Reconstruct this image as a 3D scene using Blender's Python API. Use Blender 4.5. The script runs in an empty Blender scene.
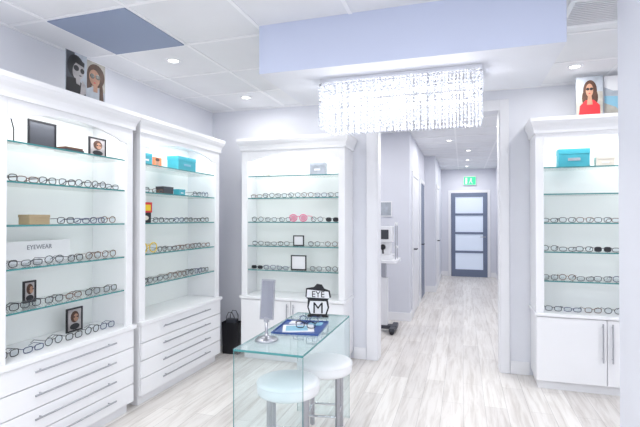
import bpy, math, random
from mathutils import Vector, Matrix
random.seed(7)
scn = bpy.context.scene
try:
    scn.view_settings.view_transform = 'Standard'
except Exception: pass

# ---------------------------------------------------------------- materials
def mat(name, col, rough=0.5, metal=0.0, emis=None, estr=0.0, spec=None, alpha=None):
    m = bpy.data.materials.new(name); m.use_nodes = True
    b = m.node_tree.nodes['Principled BSDF']
    b.inputs['Base Color'].default_value = (*col, 1)
    b.inputs['Roughness'].default_value = rough
    b.inputs['Metallic'].default_value = metal
    if emis: 
        b.inputs['Emission Color'].default_value = (*emis, 1)
        b.inputs['Emission Strength'].default_value = estr
    if alpha is not None: b.inputs['Alpha'].default_value = alpha
    return m

def painted(name, col, rough=0.6, var=0.03, bump=0.02, ns=3):
    m = mat(name, col, rough)
    nt = m.node_tree; b = nt.nodes['Principled BSDF']
    tc = nt.nodes.new('ShaderNodeTexCoord')
    n = nt.nodes.new('ShaderNodeTexNoise'); n.inputs['Scale'].default_value = ns
    nt.links.new(tc.outputs['Object'], n.inputs['Vector'])
    mx = nt.nodes.new('ShaderNodeMix'); mx.data_type = 'RGBA'
    mx.inputs[6].default_value = (*[c*(1-var) for c in col], 1)
    mx.inputs[7].default_value = (*[min(1, c*(1+var)) for c in col], 1)
    nt.links.new(n.outputs['Fac'], mx.inputs[0]); nt.links.new(mx.outputs[2], b.inputs['Base Color'])
    n2 = nt.nodes.new('ShaderNodeTexNoise'); n2.inputs['Scale'].default_value = 180
    nt.links.new(tc.outputs['Object'], n2.inputs['Vector'])
    bp = nt.nodes.new('ShaderNodeBump'); bp.inputs['Strength'].default_value = bump; bp.inputs['Distance'].default_value = 0.01
    nt.links.new(n2.outputs['Fac'], bp.inputs['Height']); nt.links.new(bp.outputs['Normal'], b.inputs['Normal'])
    return m

def clearglass(name, tint, gloss=0.0, diff=0.0):
    m = bpy.data.materials.new(name); m.use_nodes = True
    nt = m.node_tree; nt.nodes.remove(nt.nodes['Principled BSDF'])
    out = nt.nodes['Material Output']; L = nt.links.new
    t = nt.nodes.new('ShaderNodeBsdfTransparent'); t.inputs['Color'].default_value = (*tint, 1)
    g = nt.nodes.new('ShaderNodeBsdfGlossy'); g.inputs['Roughness'].default_value = 0.03
    geo = nt.nodes.new('ShaderNodeNewGeometry')
    io = nt.nodes.new('ShaderNodeMapRange'); io.inputs['To Min'].default_value = 1.5; io.inputs['To Max'].default_value = 1/1.5
    L(geo.outputs['Backfacing'], io.inputs['Value'])
    f = nt.nodes.new('ShaderNodeFresnel'); L(io.outputs[0], f.inputs['IOR'])
    ad = nt.nodes.new('ShaderNodeMath'); ad.operation = 'ADD'; ad.use_clamp = True; ad.inputs[1].default_value = gloss
    L(f.outputs[0], ad.inputs[0])
    base = t
    if diff:
        d = nt.nodes.new('ShaderNodeBsdfDiffuse'); d.inputs['Color'].default_value = (0.82,0.92,0.95,1)
        m0 = nt.nodes.new('ShaderNodeMixShader'); m0.inputs[0].default_value = diff
        L(t.outputs[0], m0.inputs[1]); L(d.outputs[0], m0.inputs[2]); base = m0
    mx = nt.nodes.new('ShaderNodeMixShader')
    L(ad.outputs[0], mx.inputs[0]); L(base.outputs[0], mx.inputs[1]); L(g.outputs[0], mx.inputs[2])
    L(mx.outputs[0], out.inputs['Surface'])
    return m

M = {}
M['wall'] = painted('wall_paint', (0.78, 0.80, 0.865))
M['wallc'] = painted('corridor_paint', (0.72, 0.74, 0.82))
M['ceil'] = painted('ceiling_tile', (0.82, 0.835, 0.87), 0.9, 0.05, 0.15)
M['grid'] = mat('ceiling_tbar', (0.92, 0.93, 0.96), 0.5)
M['slate'] = mat('tile_slate', (0.28, 0.34, 0.48), 0.6)
M['soffit'] = painted('soffit_blue_cast', (0.62, 0.68, 0.86), 0.6)  # blue light cast put into the colour of the white front face
M['white'] = mat('white_lacquer', (0.88, 0.89, 0.92), 0.3)
M['trim'] = mat('trim_white', (0.87, 0.88, 0.92), 0.35)
M['back'] = mat('cabinet_back', (0.86, 0.89, 0.89), 0.4)
M['chrome'] = mat('chrome', (0.8, 0.81, 0.84), 0.12, 1.0)
M['steel'] = mat('brushed_steel', (0.45, 0.46, 0.50), 0.3, 1.0)
M['black'] = mat('black_plastic', (0.012, 0.012, 0.016), 0.3)
M['dark'] = mat('dark_grey', (0.05, 0.055, 0.07), 0.5)
M['glass'] = clearglass('shelf_glass', (0.965, 0.99, 0.98))
M['tglass'] = clearglass('table_glass', (0.93, 0.98, 0.985), 0.02)
M['ttop'] = clearglass('table_top_glass', (0.88, 0.96, 0.97), 0.04, 0.22)
M['edge'] = mat('glass_edge', (0.06, 0.26, 0.27), 0.15)
M['lens'] = clearglass('lens', (0.9, 0.93, 0.96), 0.03)
M['led'] = mat('led', (1, 1, 1), 0.5, 0, (1, 1, 1), 4)
M['lamp'] = mat('lamp_disc', (1, 1, 1), 0.5, 0, (1, 0.97, 0.92), 8)
M['seat'] = mat('seat_leather', (0.86, 0.87, 0.89), 0.45)
M['doorgrey'] = mat('door_slate', (0.16, 0.20, 0.30), 0.4)
M['pane'] = mat('frosted_pane', (0.66, 0.73, 0.84), 0.25, 0, (0.6, 0.7, 0.9), 0.25)  # slight glow stands in for light coming from behind the glass
M['green'] = mat('exit_green', (0.02, 0.5, 0.2), 0.4, 0, (0.05, 0.8, 0.4), 0.6)
M['teal'] = mat('teal_box', (0.05, 0.40, 0.50), 0.5)
M['red'] = mat('red', (0.6, 0.03, 0.04), 0.5)
M['orange'] = mat('orange', (0.75, 0.2, 0.08), 0.5)
M['yellow'] = mat('yellow', (0.85, 0.6, 0.03), 0.4)
M['pink'] = mat('pink', (0.85, 0.06, 0.25), 0.4)
M['tan'] = mat('tan_box', (0.40, 0.31, 0.19), 0.6)
M['cream'] = mat('cream', (0.75, 0.70, 0.62), 0.6)
M['skin'] = painted('print_skin', (0.42, 0.23, 0.155), 0.6, 0.5, 0, 18)
M['skinbw'] = painted('print_grey_skin', (0.38, 0.36, 0.37), 0.6, 0.6, 0, 18)
M['hair'] = painted('print_hair', (0.07, 0.03, 0.018), 0.6, 0.7, 0, 30)
M['sea'] = mat('print_sea', (0.25, 0.5, 0.65), 0.6)
M['sand'] = painted('print_sand', (0.42, 0.40, 0.36), 0.6, 0.4, 0, 20)
M['blue'] = mat('tray_blue', (0.02, 0.07, 0.28), 0.3)
M['paper'] = mat('paper', (0.82, 0.83, 0.86), 0.6)
M['greyp'] = painted('grey_plaque', (0.40, 0.44, 0.50), 0.5, 0.4, 0, 15)
M['text'] = mat('grey_letters', (0.22, 0.24, 0.28), 0.5)
M['brown'] = mat('tortoise', (0.13, 0.045, 0.018), 0.3)
M['navy'] = mat('navy_frame', (0.02, 0.035, 0.13), 0.3)
M['mirror'] = mat('mirror_silver', (0.42, 0.43, 0.46), 0.08, 1.0)
M['bulb'] = mat('bulb', (1, 1, 1), 0.5, 0, (1, 0.98, 0.95), 12)

def crystal():
    m = bpy.data.materials.new('crystal'); m.use_nodes = True
    nt = m.node_tree; b = nt.nodes['Principled BSDF']; out = nt.nodes['Material Output']
    b.inputs['Base Color'].default_value = (0.88, 0.90, 0.95, 1); b.inputs['Roughness'].default_value = 0.05; b.inputs['Metallic'].default_value = 0.45
    b.inputs['Emission Color'].default_value = (0.97, 0.98, 1, 1); b.inputs['Emission Strength'].default_value = 0.12  # small glow added to the beads, standing in for light from the bulbs
    t = nt.nodes.new('ShaderNodeBsdfTransparent'); t.inputs['Color'].default_value = (0.93, 0.95, 0.99, 1)
    mx = nt.nodes.new('ShaderNodeMixShader'); mx.inputs[0].default_value = 0.6
    nt.links.new(t.outputs[0], mx.inputs[1]); nt.links.new(b.outputs[0], mx.inputs[2])
    nt.links.new(mx.outputs[0], out.inputs['Surface'])
    return m
M['crystal'] = crystal()

def floor_mat():
    m = bpy.data.materials.new('whitewashed_planks'); m.use_nodes = True
    nt = m.node_tree; b = nt.nodes['Principled BSDF']; L = nt.links.new
    tc = nt.nodes.new('ShaderNodeTexCoord')
    mp = nt.nodes.new('ShaderNodeMapping'); mp.inputs['Rotation'].default_value = (0, 0, math.radians(90))
    L(tc.outputs['Object'], mp.inputs['Vector'])
    br = nt.nodes.new('ShaderNodeTexBrick'); br.offset = 0.37
    br.inputs['Scale'].default_value = 1.0; br.inputs['Brick Width'].default_value = 1.25; br.inputs['Row Height'].default_value = 0.16
    br.inputs['Mortar Size'].default_value = 0.0016; br.inputs['Mortar Smooth'].default_value = 0.3; br.inputs['Bias'].default_value = -0.1
    br.inputs['Color1'].default_value = (0.86, 0.835, 0.81, 1); br.inputs['Color2'].default_value = (0.72, 0.69, 0.67, 1)
    br.inputs['Mortar'].default_value = (0.48, 0.46, 0.45, 1)
    L(mp.outputs[0], br.inputs['Vector'])
    m2 = nt.nodes.new('ShaderNodeMapping'); m2.inputs['Scale'].default_value = (14, 1.1, 1)
    L(tc.outputs['Object'], m2.inputs['Vector'])
    n = nt.nodes.new('ShaderNodeTexNoise'); n.inputs['Scale'].default_value = 1.6; n.inputs['Detail'].default_value = 8; n.inputs['Roughness'].default_value = 0.65; n.inputs['Distortion'].default_value = 0.6
    L(m2.outputs[0], n.inputs['Vector'])
    cr = nt.nodes.new('ShaderNodeValToRGB'); cr.color_ramp.elements[0].position = 0.30; cr.color_ramp.elements[0].color = (0.70, 0.67, 0.645, 1)
    cr.color_ramp.elements[1].position = 0.56; cr.color_ramp.elements[1].color = (1, 1, 1, 1)
    L(n.outputs['Fac'], cr.inputs[0])
    mx = nt.nodes.new('ShaderNodeMix'); mx.data_type = 'RGBA'; mx.blend_type = 'MULTIPLY'; mx.inputs[0].default_value = 0.9
    L(br.outputs['Color'], mx.inputs[6]); L(cr.outputs[0], mx.inputs[7]); L(mx.outputs[2], b.inputs['Base Color'])
    b.inputs['Roughness'].default_value = 0.36
    bp = nt.nodes.new('ShaderNodeBump'); bp.inputs['Strength'].default_value = 0.12; bp.inputs['Distance'].default_value = 0.004
    L(n.outputs['Fac'], bp.inputs['Height']); L(bp.outputs['Normal'], b.inputs['Normal'])
    return m
M['floor'] = floor_mat()

# ---------------------------------------------------------------- mesh builder
class MB:
    def __init__(s): s.v = []; s.f = []; s.m = []; s.mats = []; s.sm = []
    def mi(s, k):
        if k not in s.mats: s.mats.append(k)
        return s.mats.index(k)
    def add(s, vs, fs, k, T=None, smooth=False):
        o = len(s.v); i = s.mi(k)
        for p in vs:
            p = Vector(p)
            if T is not None: p = T @ p
            s.v.append(tuple(p))
        for f in fs:
            s.f.append([a+o for a in f]); s.m.append(i); s.sm.append(smooth)
    def box(s, x0, x1, y0, y1, z0, z1, k, T=None, faces=None):
        vs = [(x0,y0,z0),(x1,y0,z0),(x1,y1,z0),(x0,y1,z0),(x0,y0,z1),(x1,y0,z1),(x1,y1,z1),(x0,y1,z1)]
        fs = [(0,3,2,1),(4,5,6,7),(0,1,5,4),(1,2,6,5),(2,3,7,6),(3,0,4,7)]
        if faces:  # dict face index->mat
            for i, f in enumerate(fs): s.add(vs, [f], faces.get(i, k), T)
        else: s.add(vs, fs, k, T)
    def prism(s, pts, y0, y1, k, T=None):  # pts in xz CCW seen from -y
        n = len(pts)
        vs = [(p[0], y0, p[1]) for p in pts] + [(p[0], y1, p[1]) for p in pts]
        fs = [list(range(n)), list(range(2*n-1, n-1, -1))]
        for i in range(n):
            j = (i+1) % n; fs.append((j, i, i+n, j+n))
        s.add(vs, fs, k, T)
    def cyl(s, a, b, r, k, n=16, r2=None, T=None, caps=True, smooth=True):
        a = Vector(a); b = Vector(b); d = (b-a).normalized()
        u = d.orthogonal().normalized(); w = d.cross(u)
        if r2 is None: r2 = r
        vs = []
        for c, rr in ((a, r), (b, r2)):
            for i in range(n):
                t = 2*math.pi*i/n; vs.append(c + (u*math.cos(t)+w*math.sin(t))*rr)
        fs = [(i, (i+1)%n, (i+1)%n+n, i+n) for i in range(n)]
        s.add(vs, fs, k, T, smooth)
        if caps: s.add(vs, [list(range(n-1,-1,-1)), list(range(n,2*n))], k, T)
    def lathe(s, prof, c, k, n=32, T=None):
        vs = []; m = len(prof)
        for i in range(n):
            t = 2*math.pi*i/n
            for r, z in prof: vs.append((c[0]+r*math.cos(t), c[1]+r*math.sin(t), c[2]+z))
        fs = []
        for i in range(n):
            j = (i+1)%n
            for a in range(m-1): fs.append((i*m+a, j*m+a, j*m+a+1, i*m+a+1))
        s.add(vs, fs, k, T, True)
    def tube(s, pts, r, k, n=8, closed=False, T=None):
        pts = [Vector(p) for p in pts]; N = len(pts); vs = []
        prev = None
        for i, p in enumerate(pts):
            if closed: d = (pts[(i+1)%N]-pts[i-1]).normalized()
            else: d = (pts[min(i+1,N-1)]-pts[max(i-1,0)]).normalized()
            if prev is None: u = d.orthogonal().normalized()
            else:
                u = prev - d*prev.dot(d)
                u = u.normalized() if u.length > 1e-6 else d.orthogonal().normalized()
            prev = u; w = d.cross(u)
            for a in range(n):
                t = 2*math.pi*a/n; vs.append(p+(u*math.cos(t)+w*math.sin(t))*r)
        fs = []
        for i in range(N if closed else N-1):
            j = (i+1)%N
            for a in range(n): fs.append((i*n+a, i*n+(a+1)%n, j*n+(a+1)%n, j*n+a))
        s.add(vs, fs, k, T, True)
        if not closed: s.add(vs, [list(range(n-1,-1,-1)), list(range((N-1)*n, N*n))], k, T)
    def ellipse(s, cx, cz, rx, rz, y, k, T=None, n=20, rot=0):
        vs = []
        for i in range(n):
            t = 2*math.pi*i/n; a = rx*math.cos(t); b = rz*math.sin(t)
            vs.append((cx+a*math.cos(rot)-b*math.sin(rot), y, cz+a*math.sin(rot)+b*math.cos(rot)))
        s.add(vs, [list(range(n))], k, T)
    def build(s, name, parent=None, loc=(0,0,0), rotz=0, bevel=0, seg=2):
        me = bpy.data.meshes.new(name); me.from_pydata(s.v, [], s.f)
        for k in s.mats: me.materials.append(M[k])
        me.polygons.foreach_set('material_index', s.m)
        me.polygons.foreach_set('use_smooth', s.sm)
        me.update()
        ob = bpy.data.objects.new(name, me); scn.collection.objects.link(ob)
        ob.location = loc; ob.rotation_euler = (0, 0, rotz)
        if parent: ob.parent = parent
        if bevel:
            md = ob.modifiers.new('bevel', 'BEVEL'); md.width = bevel; md.segments = seg; md.limit_method = 'ANGLE'; md.angle_limit = math.radians(50)
        return ob

def empty(name, loc=(0,0,0), rotz=0):
    e = bpy.data.objects.new(name, None); scn.collection.objects.link(e)
    e.location = loc; e.rotation_euler = (0,0,rotz); e.empty_display_size = 0.1
    return e

def simple(name, x0,x1,y0,y1,z0,z1,k, **kw):
    b = MB(); b.box(x0,x1,y0,y1,z0,z1,k); return b.build(name, **kw)

def area(name, loc, sx, sy, power, col=(1,1,1), rot=(0,0,0), parent=None, spread=None):
    l = bpy.data.lights.new(name, 'AREA'); l.shape = 'RECTANGLE'; l.size = sx; l.size_y = sy
    l.energy = power; l.color = col
    if spread: l.spread = spread
    o = bpy.data.objects.new(name, l); scn.collection.objects.link(o); o.location = loc; o.rotation_euler = rot
    if parent: o.parent = parent
    return o

CZ = 2.70
YB = 4.62   # back wall
# ---------------------------------------------------------------- room shell
simple('floor', -3.0, 3.2, -2.4, 12.1, -0.1, 0, 'floor')
simple('ceiling', -3.0, 3.2, -2.4, 12.1, CZ, CZ+0.1, 'ceil')
simple('wall_left', -2.9, -2.78, -2.3, YB, 0, CZ, 'wall')
simple('wall_right', 3.0, 3.1, -2.3, YB, 0, CZ, 'wall')
b = MB()
b.box(-2.9, -0.845, YB, YB+0.15, 0, CZ, 'wall')
b.box(0.34, 3.1, YB, YB+0.15, 0, CZ, 'wall')
b.box(-0.845, 0.34, YB, YB+0.15, 2.50, CZ, 'wall')
b.build('wall_back')
b = MB()
b.box(-2.9, 3.1, -2.4, -2.3, 0, 0.4, 'wall'); b.box(-2.9, 3.1, -2.4, -2.3, 2.5, CZ, 'wall')
b.box(-2.9, -2.4, -2.4, -2.3, 0.4, 2.5, 'wall'); b.box(2.6, 3.1, -2.4, -2.3, 0.4, 2.5, 'wall')
b.build('wall_front')
b = MB()
for x in (-2.4, -0.75, 0.9, 2.54): b.box(x, x+0.06, -2.39, -2.31, 0.4, 2.5, 'trim')
b.box(-2.34, 2.54, -2.39, -2.31, 0.4, 0.46, 'trim'); b.box(-2.34, 2.54, -2.39, -2.31, 2.44, 2.5, 'trim')
b.build('added_window_1')  # unseen shopfront frame, added behind the camera to let world light in
# corridor + side room
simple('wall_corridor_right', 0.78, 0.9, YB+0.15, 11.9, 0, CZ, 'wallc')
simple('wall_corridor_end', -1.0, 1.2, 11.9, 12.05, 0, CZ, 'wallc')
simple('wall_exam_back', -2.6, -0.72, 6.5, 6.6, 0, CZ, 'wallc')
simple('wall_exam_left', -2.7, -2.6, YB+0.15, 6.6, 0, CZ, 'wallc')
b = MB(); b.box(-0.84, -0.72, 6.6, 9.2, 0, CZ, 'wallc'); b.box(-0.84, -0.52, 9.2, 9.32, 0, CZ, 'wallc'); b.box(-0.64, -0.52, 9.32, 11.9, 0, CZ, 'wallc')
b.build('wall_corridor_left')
# pillar
simple('wall_pillar', 0.75, 1.35, 2.2, 2.62, 0, CZ, 'wall')
# casing of opening
b = MB()
b.box(-0.955, -0.845, YB-0.018, YB, 0, 2.60, 'trim'); b.box(0.34, 0.42, YB-0.018, YB, 0, 2.60, 'trim')
b.box(-0.845, 0.34, YB-0.018, YB, 2.50, 2.60, 'trim')
b.box(-0.845, -0.833, YB-0.01, YB+0.16, 0, 2.50, 'trim'); b.box(0.328, 0.34, YB-0.01, YB+0.16, 0, 2.50, 'trim')
b.build('trim_1', bevel=0.003)
# baseboards
b = MB(); b.box(-1.09, -0.96, YB-0.014, YB, 0, 0.12, 'trim'); b.box(-2.78, -2.26, YB-0.014, YB, 0, 0.12, 'trim'); b.box(0.425, 0.59, YB-0.014, YB, 0, 0.12, 'trim'); b.box(1.67, 3.0, YB-0.014, YB, 0, 0.12, 'trim'); b.build('baseboard_back', bevel=0.003)
b = MB(); b.box(-2.78, -2.766, -2.3, 1.7, 0, 0.12, 'trim'); b.box(-2.78, -2.766, 4.16, YB-0.015, 0, 0.12, 'trim'); b.build('baseboard_left', bevel=0.003)
b = MB(); b.box(-2.6, -0.706, 6.486, 6.5, 0, 0.12, 'trim'); b.box(-0.72, -0.706, 6.5, 6.75, 0, 0.12, 'trim'); b.box(-0.72, -0.706, 7.75, 8.05, 0, 0.12, 'trim'); b.box(-0.72, -0.506, 9.186, 9.2, 0, 0.12, 'trim'); b.box(-0.52, -0.506, 9.2, 11.9, 0, 0.12, 'trim'); b.build('baseboard_corridor_left', bevel=0.003)
b = MB(); b.box(0.766, 0.78, YB+0.16, 11.9, 0, 0.12, 'trim'); b.build('baseboard_corridor_right')
b = MB(); b.box(-0.506, -0.36, 11.886, 11.9, 0, 0.12, 'trim'); b.box(0.66, 0.766, 11.886, 11.9, 0, 0.12, 'trim'); b.build('baseboard_corridor_end')

# ceiling grid
b = MB()
x = -1.86 - 0.61*2
while x < 3.0:
    if x > -2.77: b.box(x-0.012, x+0.012, -2.3, YB, CZ-0.005, CZ+0.001, 'grid')
    x += 0.61
y = 2.13 - 0.61*7
while y < YB:
    if y > -2.3: b.box(-2.78, 3.0, y-0.012, y+0.012, CZ-0.0055, CZ+0.001, 'grid')
    y += 0.61
y = 5.2
while y < 11.9:
    b.box(-2.6, 0.78, y-0.012, y+0.012, CZ-0.0055, CZ+0.001, 'grid'); y += 0.61
for x in (-0.1, 0.51): b.box(x-0.012, x+0.012, YB+0.15, 11.9, CZ-0.005, CZ+0.001, 'grid')
b.box(-2.78, -2.755, -2.3, YB, CZ-0.006, CZ+0.001, 'grid'); b.box(-2.755, 3.0, YB-0.025, YB, CZ-0.006, CZ+0.001, 'grid')
b.build('ceiling_grid')
b = MB(); b.box(-2.458, -1.872, 2.142, 2.728, CZ-0.012, CZ-0.001, 'slate'); b.build('ceiling_panel')
# soffit
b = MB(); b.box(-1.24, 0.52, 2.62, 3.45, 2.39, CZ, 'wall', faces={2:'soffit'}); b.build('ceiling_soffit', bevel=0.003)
# vent
b = MB()
vx0, vx1, vy0, vy1 = 0.58, 0.98, 2.82, 3.22
b.box(vx0, vx1, vy0, vy0+0.03, CZ-0.015, CZ, 'trim'); b.box(vx0, vx1, vy1-0.03, vy1, CZ-0.015, CZ, 'trim')
b.box(vx0, vx0+0.03, vy0+0.03, vy1-0.03, CZ-0.015, CZ, 'trim'); b.box(vx1-0.03, vx1, vy0+0.03, vy1-0.03, CZ-0.015, CZ, 'trim')
b.box(vx0+0.03, vx1-0.03, vy0+0.03, vy1-0.03, CZ-0.003, CZ-0.001, 'dark')
yy = vy0+0.045
while yy < vy1-0.04:
    b.box(vx0+0.03, vx1-0.03, yy, yy+0.012, CZ-0.014, CZ-0.004, 'trim'); yy += 0.026
b.build('air_vent')
# downlights
def downlight(x, y, p=3.6):
    b = MB()
    b.lathe([(0.036,-0.002),(0.045,-0.008),(0.058,-0.008),(0.062,0.0)], (0,0,0), 'trim', 24)
    b.cyl((0,0,-0.0035),(0,0,-0.001),0.037,'lamp',24)
    o = b.build('ceiling_downlight', loc=(x,y,CZ-0.001))
    l = area('downlight_lamp', (0,0,-0.02), 0.08, 0.08, p, (1,0.98,0.95), parent=o); l.data.shape='DISK'
for x, y in ((-2.15,2.99),(-2.1,4.13),(0.87,4.09),(-1.5,3.9),(-2.15,1.4)): downlight(x, y)
for x, y in ((-0.2,5.3),(0.1,6.3),(-0.2,7.4),(0.1,8.6),(0.1,10.0),(0.1,11.2)): downlight(x, y, 9)
downlight(-1.7, 5.6, 12)
# light panels added to the ceiling out of view, to brighten the room
for i,(x,y) in enumerate(((-1.5,0.6),(0.7,0.6),(-0.6,-1.2),(1.8,-1.0),(2.1,2.6))):
    b = MB(); b.box(-0.6,0.6,-0.3,0.3,-0.014,-0.006,'trim'); b.box(-0.57,0.57,-0.27,0.27,-0.016,-0.0145,'led')
    o = b.build('added_light_panel', loc=(x,y,CZ))
    area('added_panel_lamp', (0,0,-0.03), 1.1, 0.5, 20.5, (0.99,0.99,1.0), parent=o)

# ---------------------------------------------------------------- doors
def far_door():
    e = empty('door_1', (0,0,0))
    b = MB(); x0, x1 = -0.28, 0.58; Y = 11.899
    # casing
    b.box(x0-0.07, x0, Y-0.02, Y, 0, 2.17, 'trim'); b.box(x1, x1+0.07, Y-0.02, Y, 0, 2.17, 'trim'); b.box(x0, x1, Y-0.02, Y, 2.10, 2.17, 'trim')
    b.build('casing', e, bevel=0.003)
    b = MB()
    st = 0.10; b.box(x0, x0+st, Y-0.04, Y, 0, 2.10, 'doorgrey'); b.box(x1-st, x1, Y-0.04, Y, 0, 2.10, 'doorgrey')
    n = 4; zb, zt = 0.18, 2.0; rail = 0.055; h = (zt-zb-rail*(n-1))/n
    b.box(x0+st, x1-st, Y-0.04, Y, 0, zb, 'doorgrey'); b.box(x0+st, x1-st, Y-0.04, Y, zt, 2.10, 'doorgrey')
    for i in range(n):
        z = zb+i*(h+rail); b.box(x0+st, x1-st, Y-0.02, Y-0.005, z, z+h, 'pane')
        if i < n-1: b.box(x0+st, x1-st, Y-0.04, Y, z+h, z+h+rail, 'doorgrey')
    b.build('leaf', e, bevel=0.003)
    b = MB(); b.cyl((x1-0.05, Y-0.04, 1.0), (x1-0.05, Y-0.09, 1.0), 0.012, 'steel'); b.cyl((x1-0.05, Y-0.085, 1.0), (x1-0.17, Y-0.085, 1.0), 0.01, 'steel')
    b.build('handle', e)
far_door()
def side_door(nm, y0, y1, leafmat, x=-0.719):
    e = empty(nm)
    b = MB(); t = 0.07
    b.box(x, x+0.018, y0-t, y0, 0, 2.17, 'trim'); b.box(x, x+0.018, y1, y1+t, 0, 2.17, 'trim'); b.box(x, x+0.018, y0, y1, 2.10, 2.17, 'trim')
    b.build('casing', e, bevel=0.003)
    b = MB(); b.box(x, x+0.008, y0+0.003, y1-0.003, 0.008, 2.095, leafmat)
    for z0, z1 in ((0.2,0.95),(1.1,1.95)): b.box(x+0.008, x+0.012, y0+0.14, y1-0.14, z0, z1, leafmat)
    b.build('leaf', e, bevel=0.002)
    b = MB(); b.cyl((x+0.008, y0+0.07, 1.0),(x+0.06, y0+0.07, 1.0),0.012,'dark'); b.cyl((x+0.055, y0+0.07,1.0),(x+0.055,y0+0.19,1.0),0.01,'dark')
    b.build('handle', e)
side_door('door_2', 6.85, 7.65, 'trim')
side_door('door_3', 8.15, 8.95, 'doorgrey')
side_door('door_4', 9.6, 10.4, 'trim', -0.519)
# exit sign
b = MB(); b.box(-0.15,0.15,-0.05,0,-0.11,0.11,'trim')
b.box(-0.14,0.14,-0.053,-0.05,-0.10,0.10,'green')
b.ellipse(0.03,0.055,0.018,0.018,-0.0545,'paper'); 
b.add([(0.0,-0.0545,-0.01),(0.04,-0.0545,-0.01),(0.05,-0.0545,0.035),(0.01,-0.0545,0.035)],[(0,1,2,3)],'paper')
b.add([(0.0,-0.0545,-0.01),(-0.03,-0.0545,-0.07),(-0.01,-0.0545,-0.07),(0.02,-0.0545,-0.01)],[(0,1,2,3)],'paper')
b.add([(0.02,-0.0545,-0.01),(0.05,-0.0545,-0.07),(0.07,-0.0545,-0.07),(0.04,-0.0545,-0.01)],[(0,1,2,3)],'paper')
b.add([(-0.11,-0.0545,-0.08),(-0.06,-0.0545,-0.08),(-0.06,-0.0545,0.08),(-0.11,-0.0545,0.08)],[(0,1,2,3)],'paper')
b.build('exit_sign', loc=(0.17, 11.899, 2.40))

# ---------------------------------------------------------------- eyeglasses
def glasses(b, T, k='black', style=0, dark=False):
    cx = 0.036; rx, rz = (0.027, 0.020) if style == 0 else ((0.027,0.0235) if style == 1 else (0.029,0.017))
    zc = rz + 0.003; p = 2.0 if style == 1 else 3.0
    for s in (-1, 1):
        pts = []; N = 16
        for i in range(N):
            t = 2*math.pi*i/N; c, q = math.cos(t), math.sin(t)
            pts.append((s*cx + math.copysign(abs(c)**(2/p), c)*rx, 0.002*abs(c), zc + math.copysign(abs(q)**(2/p), q)*rz))
        b.tube(pts, 0.0027, k, 5, True, T)
        b.add([(q[0], q[1], q[2]) for q in pts], [list(range(N))], 'black' if dark else 'lens', T)
        b.tube([(s*(cx+rx), 0.003, zc+rz*0.55), (s*(cx+rx+0.006), 0.008, zc+rz*0.6), (s*(cx+rx+0.004), 0.09, zc+rz*0.5), (s*(cx+rx-0.002), 0.125, zc-0.012)], 0.0020, k, 5, False, T)
    b.tube([(-0.011, 0.001, zc+rz*0.3), (0, -0.001, zc+rz*0.5), (0.011, 0.001, zc+rz*0.3)], 0.0024, k, 5, False, T)

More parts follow.
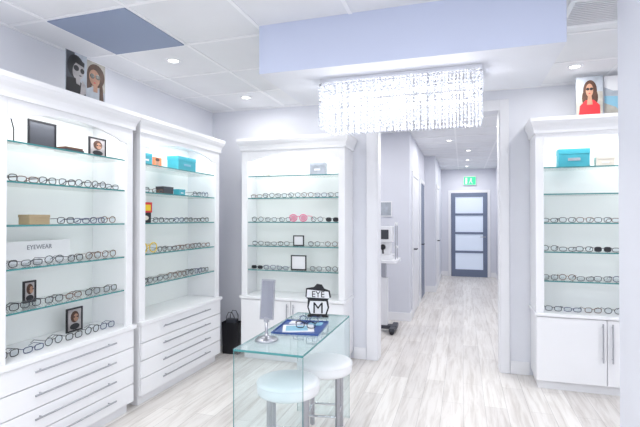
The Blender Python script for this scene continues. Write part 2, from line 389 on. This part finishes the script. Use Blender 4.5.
SH = [0.93, 1.18, 1.43, 1.68, 1.91]
BT = 0.66; HH = 2.27
def cabinet(W, org, rot, kind, D=0.34, rows=(), H=HH):
    e = empty('display_cabinet', org, rot)
    b = MB(); k = 'white'; S = 0.065
    # lower carcass
    b.box(0.02, W-0.02, 0.03, D, 0, 0.075, k)       # plinth
    b.box(0, W, 0, D, 0.075, BT-0.03, k)
    b.box(-0.012, W+0.012, -0.032, D, BT-0.028, BT, k)       # ledge
    # upper sides, stiles, back, top
    b.box(0, 0.02, 0.02, D, BT, H-0.10, k); b.box(W-0.02, W, 0.02, D, BT, H-0.10, k)
    b.box(0, S, 0, 0.02, BT, H-0.10, k); b.box(W-S, W, 0, 0.02, BT, H-0.10, k)
    b.box(0.02, W-0.02, D-0.015, D, BT, H-0.10, 'back')
    b.box(0, W, 0, D, H-0.10, H-0.08, k)
    b.build('carcass', e, bevel=0.002)
    # arched header
    zs, zc = H-0.24, H-0.165; n = 20
    pts = []
    for i in range(n+1):
        t = i/n; x = S+(W-2*S)*t
        if t < 0.08: z = zs
        elif t > 0.92: z = zs
        else:
            q = (t-0.08)/0.84; z = zs + 0.015 + (zc-zs-0.015)*math.sin(math.pi*q)**0.8
        pts.append((x, z))
    b = MB()
    vs = []
    for y in (0.0, 0.02):
        for p in pts: vs.append((p[0], y, p[1]))
        for p in pts: vs.append((p[0], y, H-0.10))
    m = n+1; fs = []
    for i in range(n):
        fs.append((i, i+1, m+i+1, m+i)); fs.append((2*m+i+1, 2*m+i, 3*m+i, 3*m+i+1)); fs.append((i+1, i, 2*m+i, 2*m+i+1))
    b.add(vs, fs, k); b.build('arched_header', e)
    # crown
    prof = [(0.0,H-0.13),(0.012,H-0.13),(0.014,H-0.105),(0.022,H-0.075),(0.036,H-0.05),(0.042,H-0.032),(0.044,H-0.03),(0.044,H),(0.0,H)]
    b = MB(); vs = []; m = len(prof)
    for o, z in prof: vs += [(-o, D, z), (-o, -o, z), (W+o, -o, z), (W+o, D, z)]
    fs = []
    for i in range(m-1):
        for j in range(3): fs.append((i*4+j, i*4+j+1, (i+1)*4+j+1, (i+1)*4+j))
    b.add(vs, fs, k); b.add([(0,0,H),(W,0,H),(W,D,H),(0,D,H)], [(0,1,2,3)], k)
    b.add([(0,D,H-0.13),(W,D,H-0.13),(W,D,H),(0,D,H)], [(3,2,1,0)], k)
    b.build('crown', e)
    # glass shelves
    b = MB()
    for z in SH:
        b.box(0.021, W-0.021, 0.03, D-0.016, z-0.010, z, 'glass', faces={2:'edge'})
    b.build('glass_shelves', e)
    # fronts
    b = MB(); hb = MB()
    if kind == 'drawers':
        n = 4; h = (BT-0.03-0.08)/n
        for i in range(n):
            z = 0.08+i*h
            b.box(0.004, W-0.004, -0.018, 0, z+0.003, z+h-0.003, k)
            zz = z+h*0.62; L = W*0.30
            hb.cyl((W/2-L, -0.045, zz), (W/2+L, -0.045, zz), 0.006, 'steel', 12)
            for s in (-1, 1): hb.cyl((W/2+s*L*0.85, -0.018, zz), (W/2+s*L*0.85, -0.045, zz), 0.004, 'steel', 8)
    else:
        b.box(0.004, W/2-0.003, -0.018, 0, 0.083, BT-0.035, k); b.box(W/2+0.003, W-0.004, -0.018, 0, 0.083, BT-0.035, k)
        for s in (-1, 1):
            x = W/2+s*0.035
            hb.cyl((x, -0.045, 0.28), (x, -0.045, 0.60), 0.006, 'steel', 12)
            for z in (0.31, 0.57): hb.cyl((x, -0.018, z), (x, -0.045, z), 0.004, 'steel', 8)
    b.build('fronts', e, bevel=0.002); hb.build('handles', e)
    b = MB(); b.box(0.08, W-0.08, 0.05, 0.09, H-0.118, H-0.1005, 'led'); b.build('led_strip', e)
    area('cabinet_lamp', (W/2, 0.07, H-0.125), W-0.2, 0.06, 2.9, (1,1,0.99), (math.radians(12),0,0), e)
    # eyeglasses
    for (z, x0, x1, n) in rows:
        g = MB(); step = (x1-x0)/n
        for i in range(n):
            x = step*(i+0.5) + random.uniform(-0.003, 0.003)
            T = Matrix.Translation((x, random.uniform(0,0.02), 0)) @ Matrix.Rotation(random.uniform(-0.1,0.1), 4, 'Z')
            glasses(g, T, random.choice(['black','black','black','black','dark','navy','brown','dark','brown']), random.choice([0,0,1,2]), random.random()<0.02)
        P = Matrix.Rotation(rot, 4, 'Z') @ Vector((x0, 0.075, 0))
        g.build('eyeglasses_row', loc=(org[0]+P.x, org[1]+P.y, z+0.001), rotz=rot)
    return e

XL = -2.40
R90 = math.radians(90)
YA, WA = 1.78, 1.06
YC, WC = 2.92, 1.20
cabinet(WA, (XL, YA, 0), R90, 'drawers', 0.375, rows=[(SH[3],0.06,WA-0.05,7),(SH[2],0.48,WA-0.08,4),(SH[1],0.06,WA-0.06,6),(SH[0],0.06,WA-0.06,6),(BT,0.08,WA-0.08,6)])
cabinet(WC, (XL, YC, 0), R90, 'drawers', 0.375, rows=[(SH[3],0.07,0.42,2),(SH[3],0.84,WC-0.06,2),(SH[2],0.27,WC-0.06,6),(SH[1],0.32,WC-0.06,6),(SH[0],0.07,WC-0.06,8)])
YF = 4.27
cabinet(1.12, (-2.22, YF, 0), 0, 'doors', rows=[(SH[3],0.06,1.06,7),(SH[2],0.07,0.53,3),(SH[2],0.72,1.05,2),(SH[1],0.07,0.52,3),(SH[1],0.69,1.05,2),(SH[0],0.07,0.50,3),(SH[0],0.71,1.05,2)], H=2.30)
cabinet(1.06, (0.60, YF, 0), 0, 'doors', rows=[(SH[2],0.06,1.0,7),(SH[1],0.06,1.0,7),(SH[0],0.06,1.0,7),(BT,0.07,0.99,6)], H=2.33)

# items placed in cabinet-local coordinates
def place(b, name, org, rot, x, y, z, rz=0):
    T = Matrix.Rotation(rot, 4, 'Z') @ Vector((x, y, 0))
    return b.build(name, loc=(org[0]+T.x, org[1]+T.y, z+0.0005), rotz=rot+rz, bevel=0.0015)
def gift(name, org, rot, x, y, z, w, d, h, k, k2='paper', rz=0):
    b = MB(); b.box(-w/2, w/2, -d/2, d/2, 0, h*0.72, k); b.box(-w/2-0.002, w/2+0.002, -d/2-0.002, d/2+0.002, h*0.72, h, k)
    b.box(-w*0.2, w*0.2, -d/2-0.003, -d/2-0.001, h*0.35, h*0.5, k2)
    place(b, name, org, rot, x, y, z, rz)
def frame(name, org, rot, x, y, z, w, h, k='black', inner='paper', rz=0, face=False):
    b = MB(); t = 0.012
    b.box(-w/2, -w/2+t, 0, 0.012, 0, h, k); b.box(w/2-t, w/2, 0, 0.012, 0, h, k)
    b.box(-w/2+t, w/2-t, 0, 0.012, 0, t, k); b.box(-w/2+t, w/2-t, 0, 0.012, h-t, h, k)
    b.box(-w/2+t, w/2-t, 0.003, 0.010, t, h-t, inner)
    if face:
        b.ellipse(0.0, h*0.62, w*0.26, h*0.24, 0.0022, 'hair'); b.ellipse(0.01, h*0.58, w*0.15, h*0.16, 0.0018, 'skin'); b.ellipse(0, h*0.22, w*0.3, h*0.13, 0.0022, 'black')
        b.ellipse(-0.005, h*0.61, w*0.06, h*0.03, 0.0014, 'black'); b.ellipse(0.022, h*0.61, w*0.06, h*0.03, 0.0014, 'black')
    b.add([(-0.01,0.012,h*0.7),(0.01,0.012,h*0.7),(0.01,0.05,0),(-0.01,0.05,0)], [(0,1,2,3)], k)
    place(b, name, org, rot, x, y, z, rz)

A = (XL, YA); C = (XL, YC); Bk = (-2.22, YF); Rt = (0.60, YF)
frame('picture_frame', A, R90, 0.40, 0.13, SH[4], 0.20, 0.17, 'black', 'dark')
b = MB(); b.box(-0.035,0.035,-0.02,0.02,0,0.012,'black'); b.tube([(0,0,0.012),(0.0,0,0.09),(-0.02,0,0.16)],0.004,'black'); b.ellipse(-0.02,0.16,0.012,0.02,-0.005,'dark')
place(b,'display_stand',A,R90,0.22,0.15,SH[4])
b = MB(); b.box(-0.075,0.075,-0.05,0.05,0,0.02,'dark'); b.box(-0.07,0.07,-0.045,0.045,0.02,0.032,'brown')
place(b,'glasses_case',A,R90,0.60,0.13,SH[4])
frame('picture_frame', A, R90, 0.84, 0.12, SH[4], 0.16, 0.14, 'black', 'skinbw', face=True)
gift('gift_box', A, R90, 0.36, 0.15, SH[2], 0.14, 0.09, 0.06, 'tan', 'tan')
# plaque with letters
def textmesh(body, size, k, loc, rot, parent=None, name='lettering', ext=0.001):
    c = bpy.data.curves.new(name, 'FONT'); c.body = body; c.size = size; c.align_x = 'CENTER'; c.extrude = ext
    o = bpy.data.objects.new(name, c); scn.collection.objects.link(o)
    bpy.context.view_layer.update()
    me = bpy.data.meshes.new_from_object(o); bpy.data.objects.remove(o)
    me.materials.clear(); me.materials.append(M[k])
    o = bpy.data.objects.new(name, me); scn.collection.objects.link(o); o.location = loc; o.rotation_euler = rot
    if parent: o.parent = parent
    return o
e = empty('brand_plaque', (XL-0.27, YA+0.50, SH[1]+0.0005), R90)
b = MB(); b.box(-0.24,0.24,0,0.012,0,0.14,'paper'); b.build('board', e, bevel=0.002)
textmesh('EYEWEAR', 0.042, 'text', (0,-0.001,0.085), (R90,0,0), e)
frame('picture_frame', A, R90, 0.40, 0.23, SH[0], 0.09, 0.14, 'black', 'skinbw', face=True)
frame('picture_frame', A, R90, 0.76, 0.24, BT, 0.14, 0.17, 'black', 'skinbw', face=True)
gift('gift_box', C, R90, 0.20, 0.15, SH[4], 0.14, 0.10, 0.10, 'teal')
b = MB(); b.box(-0.06,0.06,-0.004,0.004,0,0.09,'orange'); b.ellipse(0.0,0.05,0.03,0.035,-0.0045,'skin'); b.ellipse(0.0,0.07,0.03,0.015,-0.005,'hair'); b.box(-0.03,0.03,0.004,0.05,0,0.004,'paper')
place(b,'postcard',C,R90,0.40,0.15,SH[4])
gift('gift_box', C, R90, 0.75, 0.14, SH[4], 0.28, 0.12, 0.13, 'teal', 'sea')
gift('gift_box', C, R90, 0.52, 0.16, SH[3], 0.14, 0.08, 0.07, 'dark', 'dark')
gift('gift_box', C, R90, 0.74, 0.16, SH[3], 0.10, 0.06, 0.06, 'teal')
b = MB(); b.box(-0.07,0.07,-0.02,0.02,0,0.085,'black'); b.box(-0.06,0.07,-0.03,0.01,0.085,0.17,'red'); b.box(-0.04,0.05,-0.032,-0.0305,0.10,0.15,'yellow'); b.ellipse(0,0.04,0.04,0.02,-0.0205,'cream')
place(b,'box_stack',C,R90,0.19,0.12,SH[2])
g = MB(); glasses(g, Matrix.Translation((0.18,0.06,SH[1]+0.001)) @ Matrix.Scale(1.7,4), 'yellow', 1)
g.build('novelty_eyeglasses', loc=(*C,0), rotz=R90)
b = MB(); b.lathe([(0,0),(0.05,0),(0.055,0.03),(0.045,0.06),(0.02,0.075),(0,0.077)],(0,0,0),'yellow',16); b.cyl((0,0,0.075),(0,0,0.09),0.008,'red')
place(b,'toy_figure',C,R90,0.17,0.285,SH[1])
# mid
gift('gift_box', Bk, 0, 0.80, 0.15, SH[4], 0.16, 0.08, 0.13, 'greyp')
gift('gift_box', Bk, 0, 0.20, 0.18, SH[4], 0.06, 0.05, 0.04, 'cream')
M['pinklens'] = mat('pink_lens', (0.9, 0.35, 0.45), 0.3)
g = MB(); glasses(g, Matrix.Translation((0.62,0.04,SH[2]+0.001)) @ Matrix.Scale(1.5,4), 'pink', 1)
for s in (-1,1): g.ellipse(0.62+s*0.054, SH[2]+0.04, 0.03, 0.028, 0.046, 'pinklens')
g.build('pink_eyeglasses', loc=(*Bk,0))
frame('picture_frame', Bk, 0, 0.60, 0.10, SH[1], 0.12, 0.11, 'black', 'paper')
frame('picture_frame', Bk, 0, 0.60, 0.10, SH[0], 0.17, 0.155, 'black', 'paper')
# right
gift('gift_box', Rt, 0, 0.32, 0.15, SH[4], 0.24, 0.10, 0.16, 'teal', 'greyp')
gift('gift_box', Rt, 0, 0.56, 0.15, SH[4], 0.14, 0.08, 0.085, 'cream')

# ---------------------------------------------------------------- posters on cabinets
def poster(name, w, h, layers, loc, rot, lean=0.12, bg='dark'):
    b = MB(); b.box(-w/2, w/2, 0, 0.006, 0, h, bg)
    y = -0.0003
    b.add([(-w/2+0.001,y,0.001),(w/2-0.001,y,0.001),(w/2-0.001,y,h-0.001),(-w/2+0.001,y,h-0.001)], [(0,1,2,3)], bg)
    for L in layers:
        y -= 0.0004
        if L[0] == 'e': b.ellipse(L[1]*w, L[2]*h, L[3]*w, L[4]*h, y, L[5], rot=L[6] if len(L) > 6 else 0)
        else:
            vs = [(p[0]*w, y, p[1]*h) for p in L[1]]; b.add(vs, [list(range(len(vs)))], L[2])
    b.add([(-0.02,0.006,h*0.6),(0.02,0.006,h*0.6),(0.02,0.07,0.0),(-0.02,0.07,0.0)], [(0,1,2,3)], 'paper')
    return b.build(name, loc=loc, rotz=rot)
bwL = [('p',[(-0.49,0.01),(0.0,0.01),(-0.1,0.99),(-0.49,0.99)],'dark'),('e',-0.04,0.68,0.40,0.27,'black'),('e',0.08,0.60,0.27,0.22,'skinbw',-0.3),('p',[(-0.49,0.01),(0.49,0.01),(0.4,0.26),(0.1,0.40),(-0.1,0.42),(-0.49,0.38)],'black'),
       ('p',[(-0.02,0.30),(0.16,0.28),(0.18,0.45),(-0.06,0.46)],'skinbw'),
       ('e',-0.03,0.65,0.13,0.065,'black'),('e',0.26,0.62,0.10,0.06,'black'),('e',0.16,0.50,0.06,0.015,'dark'),('p',[(0.15,0.05),(0.45,0.12),(0.42,0.32),(0.25,0.42),(0.2,0.3)],'skinbw'),('p',[(-0.2,0.78),(0.34,0.72),(0.36,0.82),(-0.1,0.93)],'black')]
bwR = [('e',0.05,0.68,0.42,0.28,'hair'),('p',[(-0.4,0.25),(-0.2,0.2),(-0.1,0.6),(-0.38,0.7)],'hair'),('e',-0.02,0.62,0.25,0.20,'skin',0.2),('p',[(-0.49,0.01),(0.49,0.01),(0.49,0.32),(0.1,0.40),(-0.15,0.38),(-0.49,0.28)],'greyp'),('p',[(-0.08,0.28),(0.12,0.28),(0.12,0.46),(-0.08,0.46)],'skin'),
       ('e',-0.13,0.65,0.11,0.06,'black'),('e',0.13,0.66,0.11,0.06,'black'),('e',-0.02,0.50,0.05,0.014,'red'),('p',[(0.2,0.1),(0.42,0.1),(0.35,0.5),(0.22,0.52)],'hair')]
poster('portrait_poster', 0.17, 0.29, bwL, (XL-0.03, 2.34, HH+0.001), R90, bg='greyp')
poster('portrait_poster', 0.19, 0.29, bwR, (XL-0.06, 2.525, HH+0.001), R90, bg='sand')
rL = [('p',[(-0.49,0.01),(0.49,0.01),(0.49,0.60),(-0.49,0.68)],'sand'),('e',0.02,0.64,0.26,0.27,'hair'),('e',0.14,0.46,0.18,0.22,'hair'),('e',-0.14,0.46,0.14,0.2,'hair'),('p',[(-0.40,0.01),(0.40,0.01),(0.38,0.26),(0.16,0.40),(-0.14,0.40),(-0.36,0.26)],'red'),
      ('p',[(-0.10,0.28),(0.12,0.28),(0.07,0.54),(-0.05,0.54)],'skin'),('e',0.0,0.65,0.14,0.17,'skin'),('e',-0.065,0.68,0.065,0.035,'black'),('e',0.07,0.68,0.065,0.035,'black'),('e',0.0,0.57,0.04,0.012,'red')]
rR = [('p',[(-0.49,0.01),(0.49,0.01),(0.49,0.45),(-0.49,0.5)],'sea'),('p',[(-0.49,0.01),(0.1,0.01),(-0.1,0.2),(-0.49,0.32)],'sand'),('p',[(-0.49,0.5),(0.49,0.45),(0.49,0.6),(-0.2,0.62),(-0.49,0.72)],'greyp')]
poster('portrait_poster', 0.20, 0.33, rL, (1.02, YF+0.02, 2.331), 0, bg='greyp')
poster('landscape_poster', 0.22, 0.33, rR, (1.245, YF+0.05, 2.331), 0, bg='paper')

# ---------------------------------------------------------------- chandelier
def chandelier():
    x0, x1, y0, y1, zt, zb = -0.90, 0.11, 2.83, 3.10, 2.36, 2.06
    e = empty('crystal_chandelier', ((x0+x1)/2, (y0+y1)/2, zt))
    W, D = (x1-x0)/2, (y1-y0)/2
    b = MB()
    b.box(-W, W, -D, D, 0.0, 0.029, 'chrome')
    for z in (-0.01, -0.12):
        b.box(-W, W, -D, -D+0.008, z-0.008, z+0.004, 'chrome'); b.box(-W, W, D-0.008, D, z-0.008, z+0.004, 'chrome')
        b.box(-W, -W+0.008, -D, D, z-0.008, z+0.004, 'chrome'); b.box(W-0.008, W, -D, D, z-0.008, z+0.004, 'chrome')
    for sx in (-1, 1):
        for sy in (-1, 1): b.cyl((sx*(W-0.004), sy*(D-0.004), 0), (sx*(W-0.004), sy*(D-0.004), -0.12), 0.004, 'chrome', 8)
    b.build('frame', e, bevel=0.001)
    c = MB()
    def octa(x, y, z, r, h):
        a = random.uniform(0, 1.5); vs = [(x, y, z+h), (x, y, z-h)]
        for i in range(4): vs.append((x+r*math.cos(a+i*R90), y+r*math.sin(a+i*R90), z))
        c.add(vs, [(0,2,3),(0,3,4),(0,4,5),(0,5,2),(1,3,2),(1,4,3),(1,5,4),(1,2,5)], 'crystal')
    def strand(x, y, L, r=0.009, step=0.023):
        z = -0.018
        while z > -L+0.01: octa(x, y, z, r, step*0.5); z -= step
        octa(x, y, -L+0.002, r*1.1, 0.014)
    nx = 44
    for i in range(nx+1):
        x = -W+2*W*i/nx
        for y in (-D, D): strand(x, y, 0.285)
        if i % 2: 
            for y in (-D*0.55, D*0.55): strand(x, y, 0.295)
    for j in range(1, 12):
        y = -D+2*D*j/12
        for x in (-W, W): strand(x, y, 0.285)
    c.build('crystals', e)
    l = MB()
    for i in range(7):
        x = -W+2*W*(i+0.5)/7
        l.cyl((x,0,0),(x,0,-0.06),0.01,'chrome',10)
        l.lathe([(0,-0.13),(0.012,-0.125),(0.018,-0.10),(0.014,-0.075),(0.01,-0.06)],(x,0,0),'bulb',12)
    l.build('bulbs', e)
    for i in range(3):
        x = -W+2*W*(i+0.5)/3
        p = bpy.data.lights.new('chandelier_lamp', 'POINT'); p.energy = 3.8; p.shadow_soft_size = 0.05; p.color = (1,0.98,0.96)
        o = bpy.data.objects.new('chandelier_lamp', p); scn.collection.objects.link(o); o.location = (x, 0.05, -0.16); o.parent = e
chandelier()

# ---------------------------------------------------------------- glass table
tx0, tx1, ty0, ty1, tz = -1.205, -0.80, 2.22, 3.24, 0.75
b = MB(); t = 0.012
b.box(tx0, tx1, ty0, ty1, tz-t, tz, 'ttop', faces={2:'edge',3:'edge',4:'edge',5:'edge'})
b.box(tx0, tx1, ty0+0.001, ty0+t, 0, tz-t, 'tglass', faces={3:'edge',5:'edge'})
b.box(tx0, tx1, ty1-t, ty1-0.001, 0, tz-t, 'tglass', faces={3:'edge',5:'edge'})
b.build('glass_table')

def stool(x, y, rz=0):
    e = empty('stool', (x, y, 0), rz); R = 0.19; H = 0.50
    b = MB()
    b.lathe([(0,H-0.085),(R-0.02,H-0.085),(R-0.004,H-0.076),(R,H-0.06),(R,H-0.025),(R-0.006,H-0.010),(R-0.03,H-0.002),(0,H)], (0,0,0), 'seat', 48)
    b.tube([((R+0.001)*math.cos(a*math.pi/24), (R+0.001)*math.sin(a*math.pi/24), H-0.018) for a in range(48)], 0.0025, 'seat', 6, True)
    b.build('seat', e)
    b = MB()
    for i in range(4):
        a = math.pi/4+i*R90; c, s = math.cos(a), math.sin(a)
        T = Matrix.Translation((c*0.145, s*0.145, 0)) @ Matrix.Rotation(a, 4, 'Z')
        b.box(-0.012, 0.012, -0.012, 0.012, 0.0, H-0.086, 'steel', T)
        T2 = Matrix.Rotation(a, 4, 'Z'); b.box(0.0, 0.135, -0.010, 0.010, H-0.102, H-0.0855, 'steel', T2)
        c2, s2 = math.cos(a+R90), math.sin(a+R90)
        b.cyl((c*0.145, s*0.145, 0.15), (c2*0.145, s2*0.145, 0.15), 0.008, 'chrome', 10)
    b.build('legs', e, bevel=0.002)
stool(-1.01, 2.55, 0.3); stool(-0.91, 2.97, 0.15)

# table top mirror
e = empty('table_mirror', (-1.105, 2.44, tz+0.0005), math.radians(2))
b = MB()
b.lathe([(0,0),(0.068,0),(0.07,0.004),(0.062,0.012),(0.03,0.02),(0.012,0.03),(0.009,0.05),(0.009,0.12),(0,0.12)], (0,0,0), 'steel', 40); b.build('base', e)
b = MB(); T = Matrix.Translation((0,0,0.12)) @ Matrix.Rotation(math.radians(-8), 4, 'X')
b.box(-0.042, 0.042, -0.006, 0.006, 0.0, 0.235, 'steel', T); b.box(-0.036, 0.036, -0.0075, -0.0065, 0.008, 0.227, 'mirror', T)
b.box(-0.014, 0.014, -0.008, 0.012, -0.012, 0.012, 'steel', T)
b.build('mirror_plate', e, bevel=0.002)

# fitting tray with brochures and glasses
e = empty('fitting_tray', (-1.01, 2.78, tz+0.0005), math.radians(6))
b = MB(); b.box(-0.15,0.15,-0.18,0.18,0,0.004,'blue')
for x0,x1,y0,y1 in ((-0.15,0.15,-0.18,-0.172),(-0.15,0.15,0.172,0.18),(-0.15,-0.142,-0.172,0.172),(0.142,0.15,-0.172,0.172)): b.box(x0,x1,y0,y1,0.004,0.010,'blue')
b.build('tray', e, bevel=0.001)
b = MB(); T = Matrix.Rotation(0.25,4,'Z'); b.box(-0.12,0.08,-0.13,0.05,0.004,0.009,'paper',T); b.box(-0.10,0.04,-0.11,0.02,0.0092,0.0098,'sea',T); b.box(-0.105,-0.03,0.07,0.15,0.0045,0.009,'paper'); b.box(0.03,0.12,0.06,0.14,0.0045,0.009,'sea')
b.build('brochures', e)
b = MB(); glasses(b, Matrix.Translation((0.04,-0.05,0.0105)), 'black', 0); glasses(b, Matrix.Translation((0.03,0.09,0.0098)), 'navy', 1); b.build('eyeglasses', e)

# cut-out logo sign
e = empty('logo_sign', (-1.01, 3.14, tz+0.0005), math.radians(8))
b = MB()
b.box(-0.085,0.085,-0.03,0.03,0,0.012,'black')
b.prism([(-0.07,0.012),(0.07,0.012),(0.09,0.07),(0.08,0.13),(0.105,0.15),(0.095,0.20),(0.05,0.215),(0.03,0.245),(-0.01,0.25),(-0.035,0.225),(-0.10,0.215),(-0.105,0.15),(-0.085,0.13),(-0.09,0.07)], -0.004, 0.004, 'black')
b.prism([(-0.06,0.02),(0.06,0.02),(0.078,0.07),(0.066,0.118),(-0.066,0.118),(-0.078,0.07)], -0.0055, -0.004, 'paper')
b.prism([(-0.095,0.145),(0.095,0.14),(0.085,0.192),(-0.09,0.205)], -0.0055, -0.004, 'paper')
b.build('cutout', e)
textmesh('EYE', 0.068, 'black', (0,-0.0065,0.148), (R90,0,0), e, ext=0.002)
textmesh('M', 0.12, 'black', (0,-0.0065,0.026), (R90,0,0), e, ext=0.002)
e.scale = (0.9, 0.9, 0.95)

# black paper bag near corner
b = MB()
vs = [(-0.09,-0.05,0),(0.09,-0.05,0),(0.09,0.05,0),(-0.09,0.05,0),(-0.10,-0.055,0.34),(0.10,-0.055,0.34),(0.10,0.055,0.34),(-0.10,0.055,0.34)]
b.add(vs, [(0,3,2,1),(0,1,5,4),(1,2,6,5),(2,3,7,6),(3,0,4,7)], 'black')
for y in (-0.054, 0.054): b.tube([(-0.045,y,0.33),(-0.045,y,0.40),(-0.02,y,0.45),(0.02,y,0.45),(0.045,y,0.40),(0.045,y,0.33)], 0.004, 'dark', 6)
b.box(-0.06,0.06,-0.03,0.03,0.05,0.37,'dark')
b.build('paper_bag', loc=(-2.40, 4.40, 0.001), rotz=0.1)

# auto refractor on lift table in side room
e = empty('eye_exam_machine', (-0.97, 5.85, 0))
b = MB()
b.box(-0.22,0.16,-0.06,0.06,0.04,0.085,'dark'); b.box(-0.20,-0.12,-0.20,0.20,0.04,0.08,'dark'); b.box(0.08,0.15,-0.20,0.20,0.04,0.08,'dark')
b.box(-0.06,0.04,-0.05,0.05,0.085,0.70,'trim'); b.box(-0.04,0.02,-0.03,0.03,0.70,0.90,'steel')
b.box(-0.26,0.18,-0.22,0.22,0.90,0.94,'trim')
for sx in (-0.16,0.115):
    for sy in (-0.17,0.17): b.cyl((sx,sy-0.015,0.03),(sx,sy+0.015,0.03),0.03,'black',14)
b.build('lift_table', e, bevel=0.008)
b = MB()
b.box(-0.16,0.12,-0.13,0.13,0.94,1.00,'white'); b.box(-0.12,0.08,-0.10,0.10,1.00,1.16,'white'); b.box(-0.12,0.11,-0.125,0.08,1.16,1.36,'white')
b.box(-0.06,0.07,-0.131,-0.125,1.20,1.32,'dark'); b.cyl((0.0,-0.13,1.10),(0.0,-0.16,1.10),0.035,'black',18)
b.cyl((0.0,-0.13,1.02),(0.0,-0.15,1.06),0.012,'black',10)
b.cyl((0.15,-0.08,0.94),(0.15,-0.08,1.40),0.006,'steel',8); b.cyl((0.15,0.08,0.94),(0.15,0.08,1.40),0.006,'steel',8)
b.box(0.14,0.16,-0.085,0.085,1.37,1.41,'white'); b.box(0.13,0.17,-0.05,0.05,1.08,1.11,'white')
b.build('refractor', e, bevel=0.006)
# wall monitor behind
b = MB(); b.box(-0.17,0.17,-0.02,0,-0.11,0.11,'trim'); b.box(-0.155,0.155,-0.022,-0.02,-0.095,0.095,'greyp'); b.build('wall_monitor', loc=(-1.14,6.499,1.60), bevel=0.003)

# ---------------------------------------------------------------- world, camera
w = bpy.data.worlds.new('world'); scn.world = w; w.use_nodes = True
bg = w.node_tree.nodes['Background']; bg.inputs['Color'].default_value = (0.88, 0.92, 1.0, 1); bg.inputs['Strength'].default_value = 1.1
cam = bpy.data.cameras.new('camera'); cam.sensor_width = 36; cam.lens = 36*450/640; cam.clip_start = 0.05
co = bpy.data.objects.new('camera', cam); scn.collection.objects.link(co)
co.location = (0, 0, 1.47); co.rotation_euler = (math.radians(90.57), 0, math.radians(17.6))
scn.camera = co
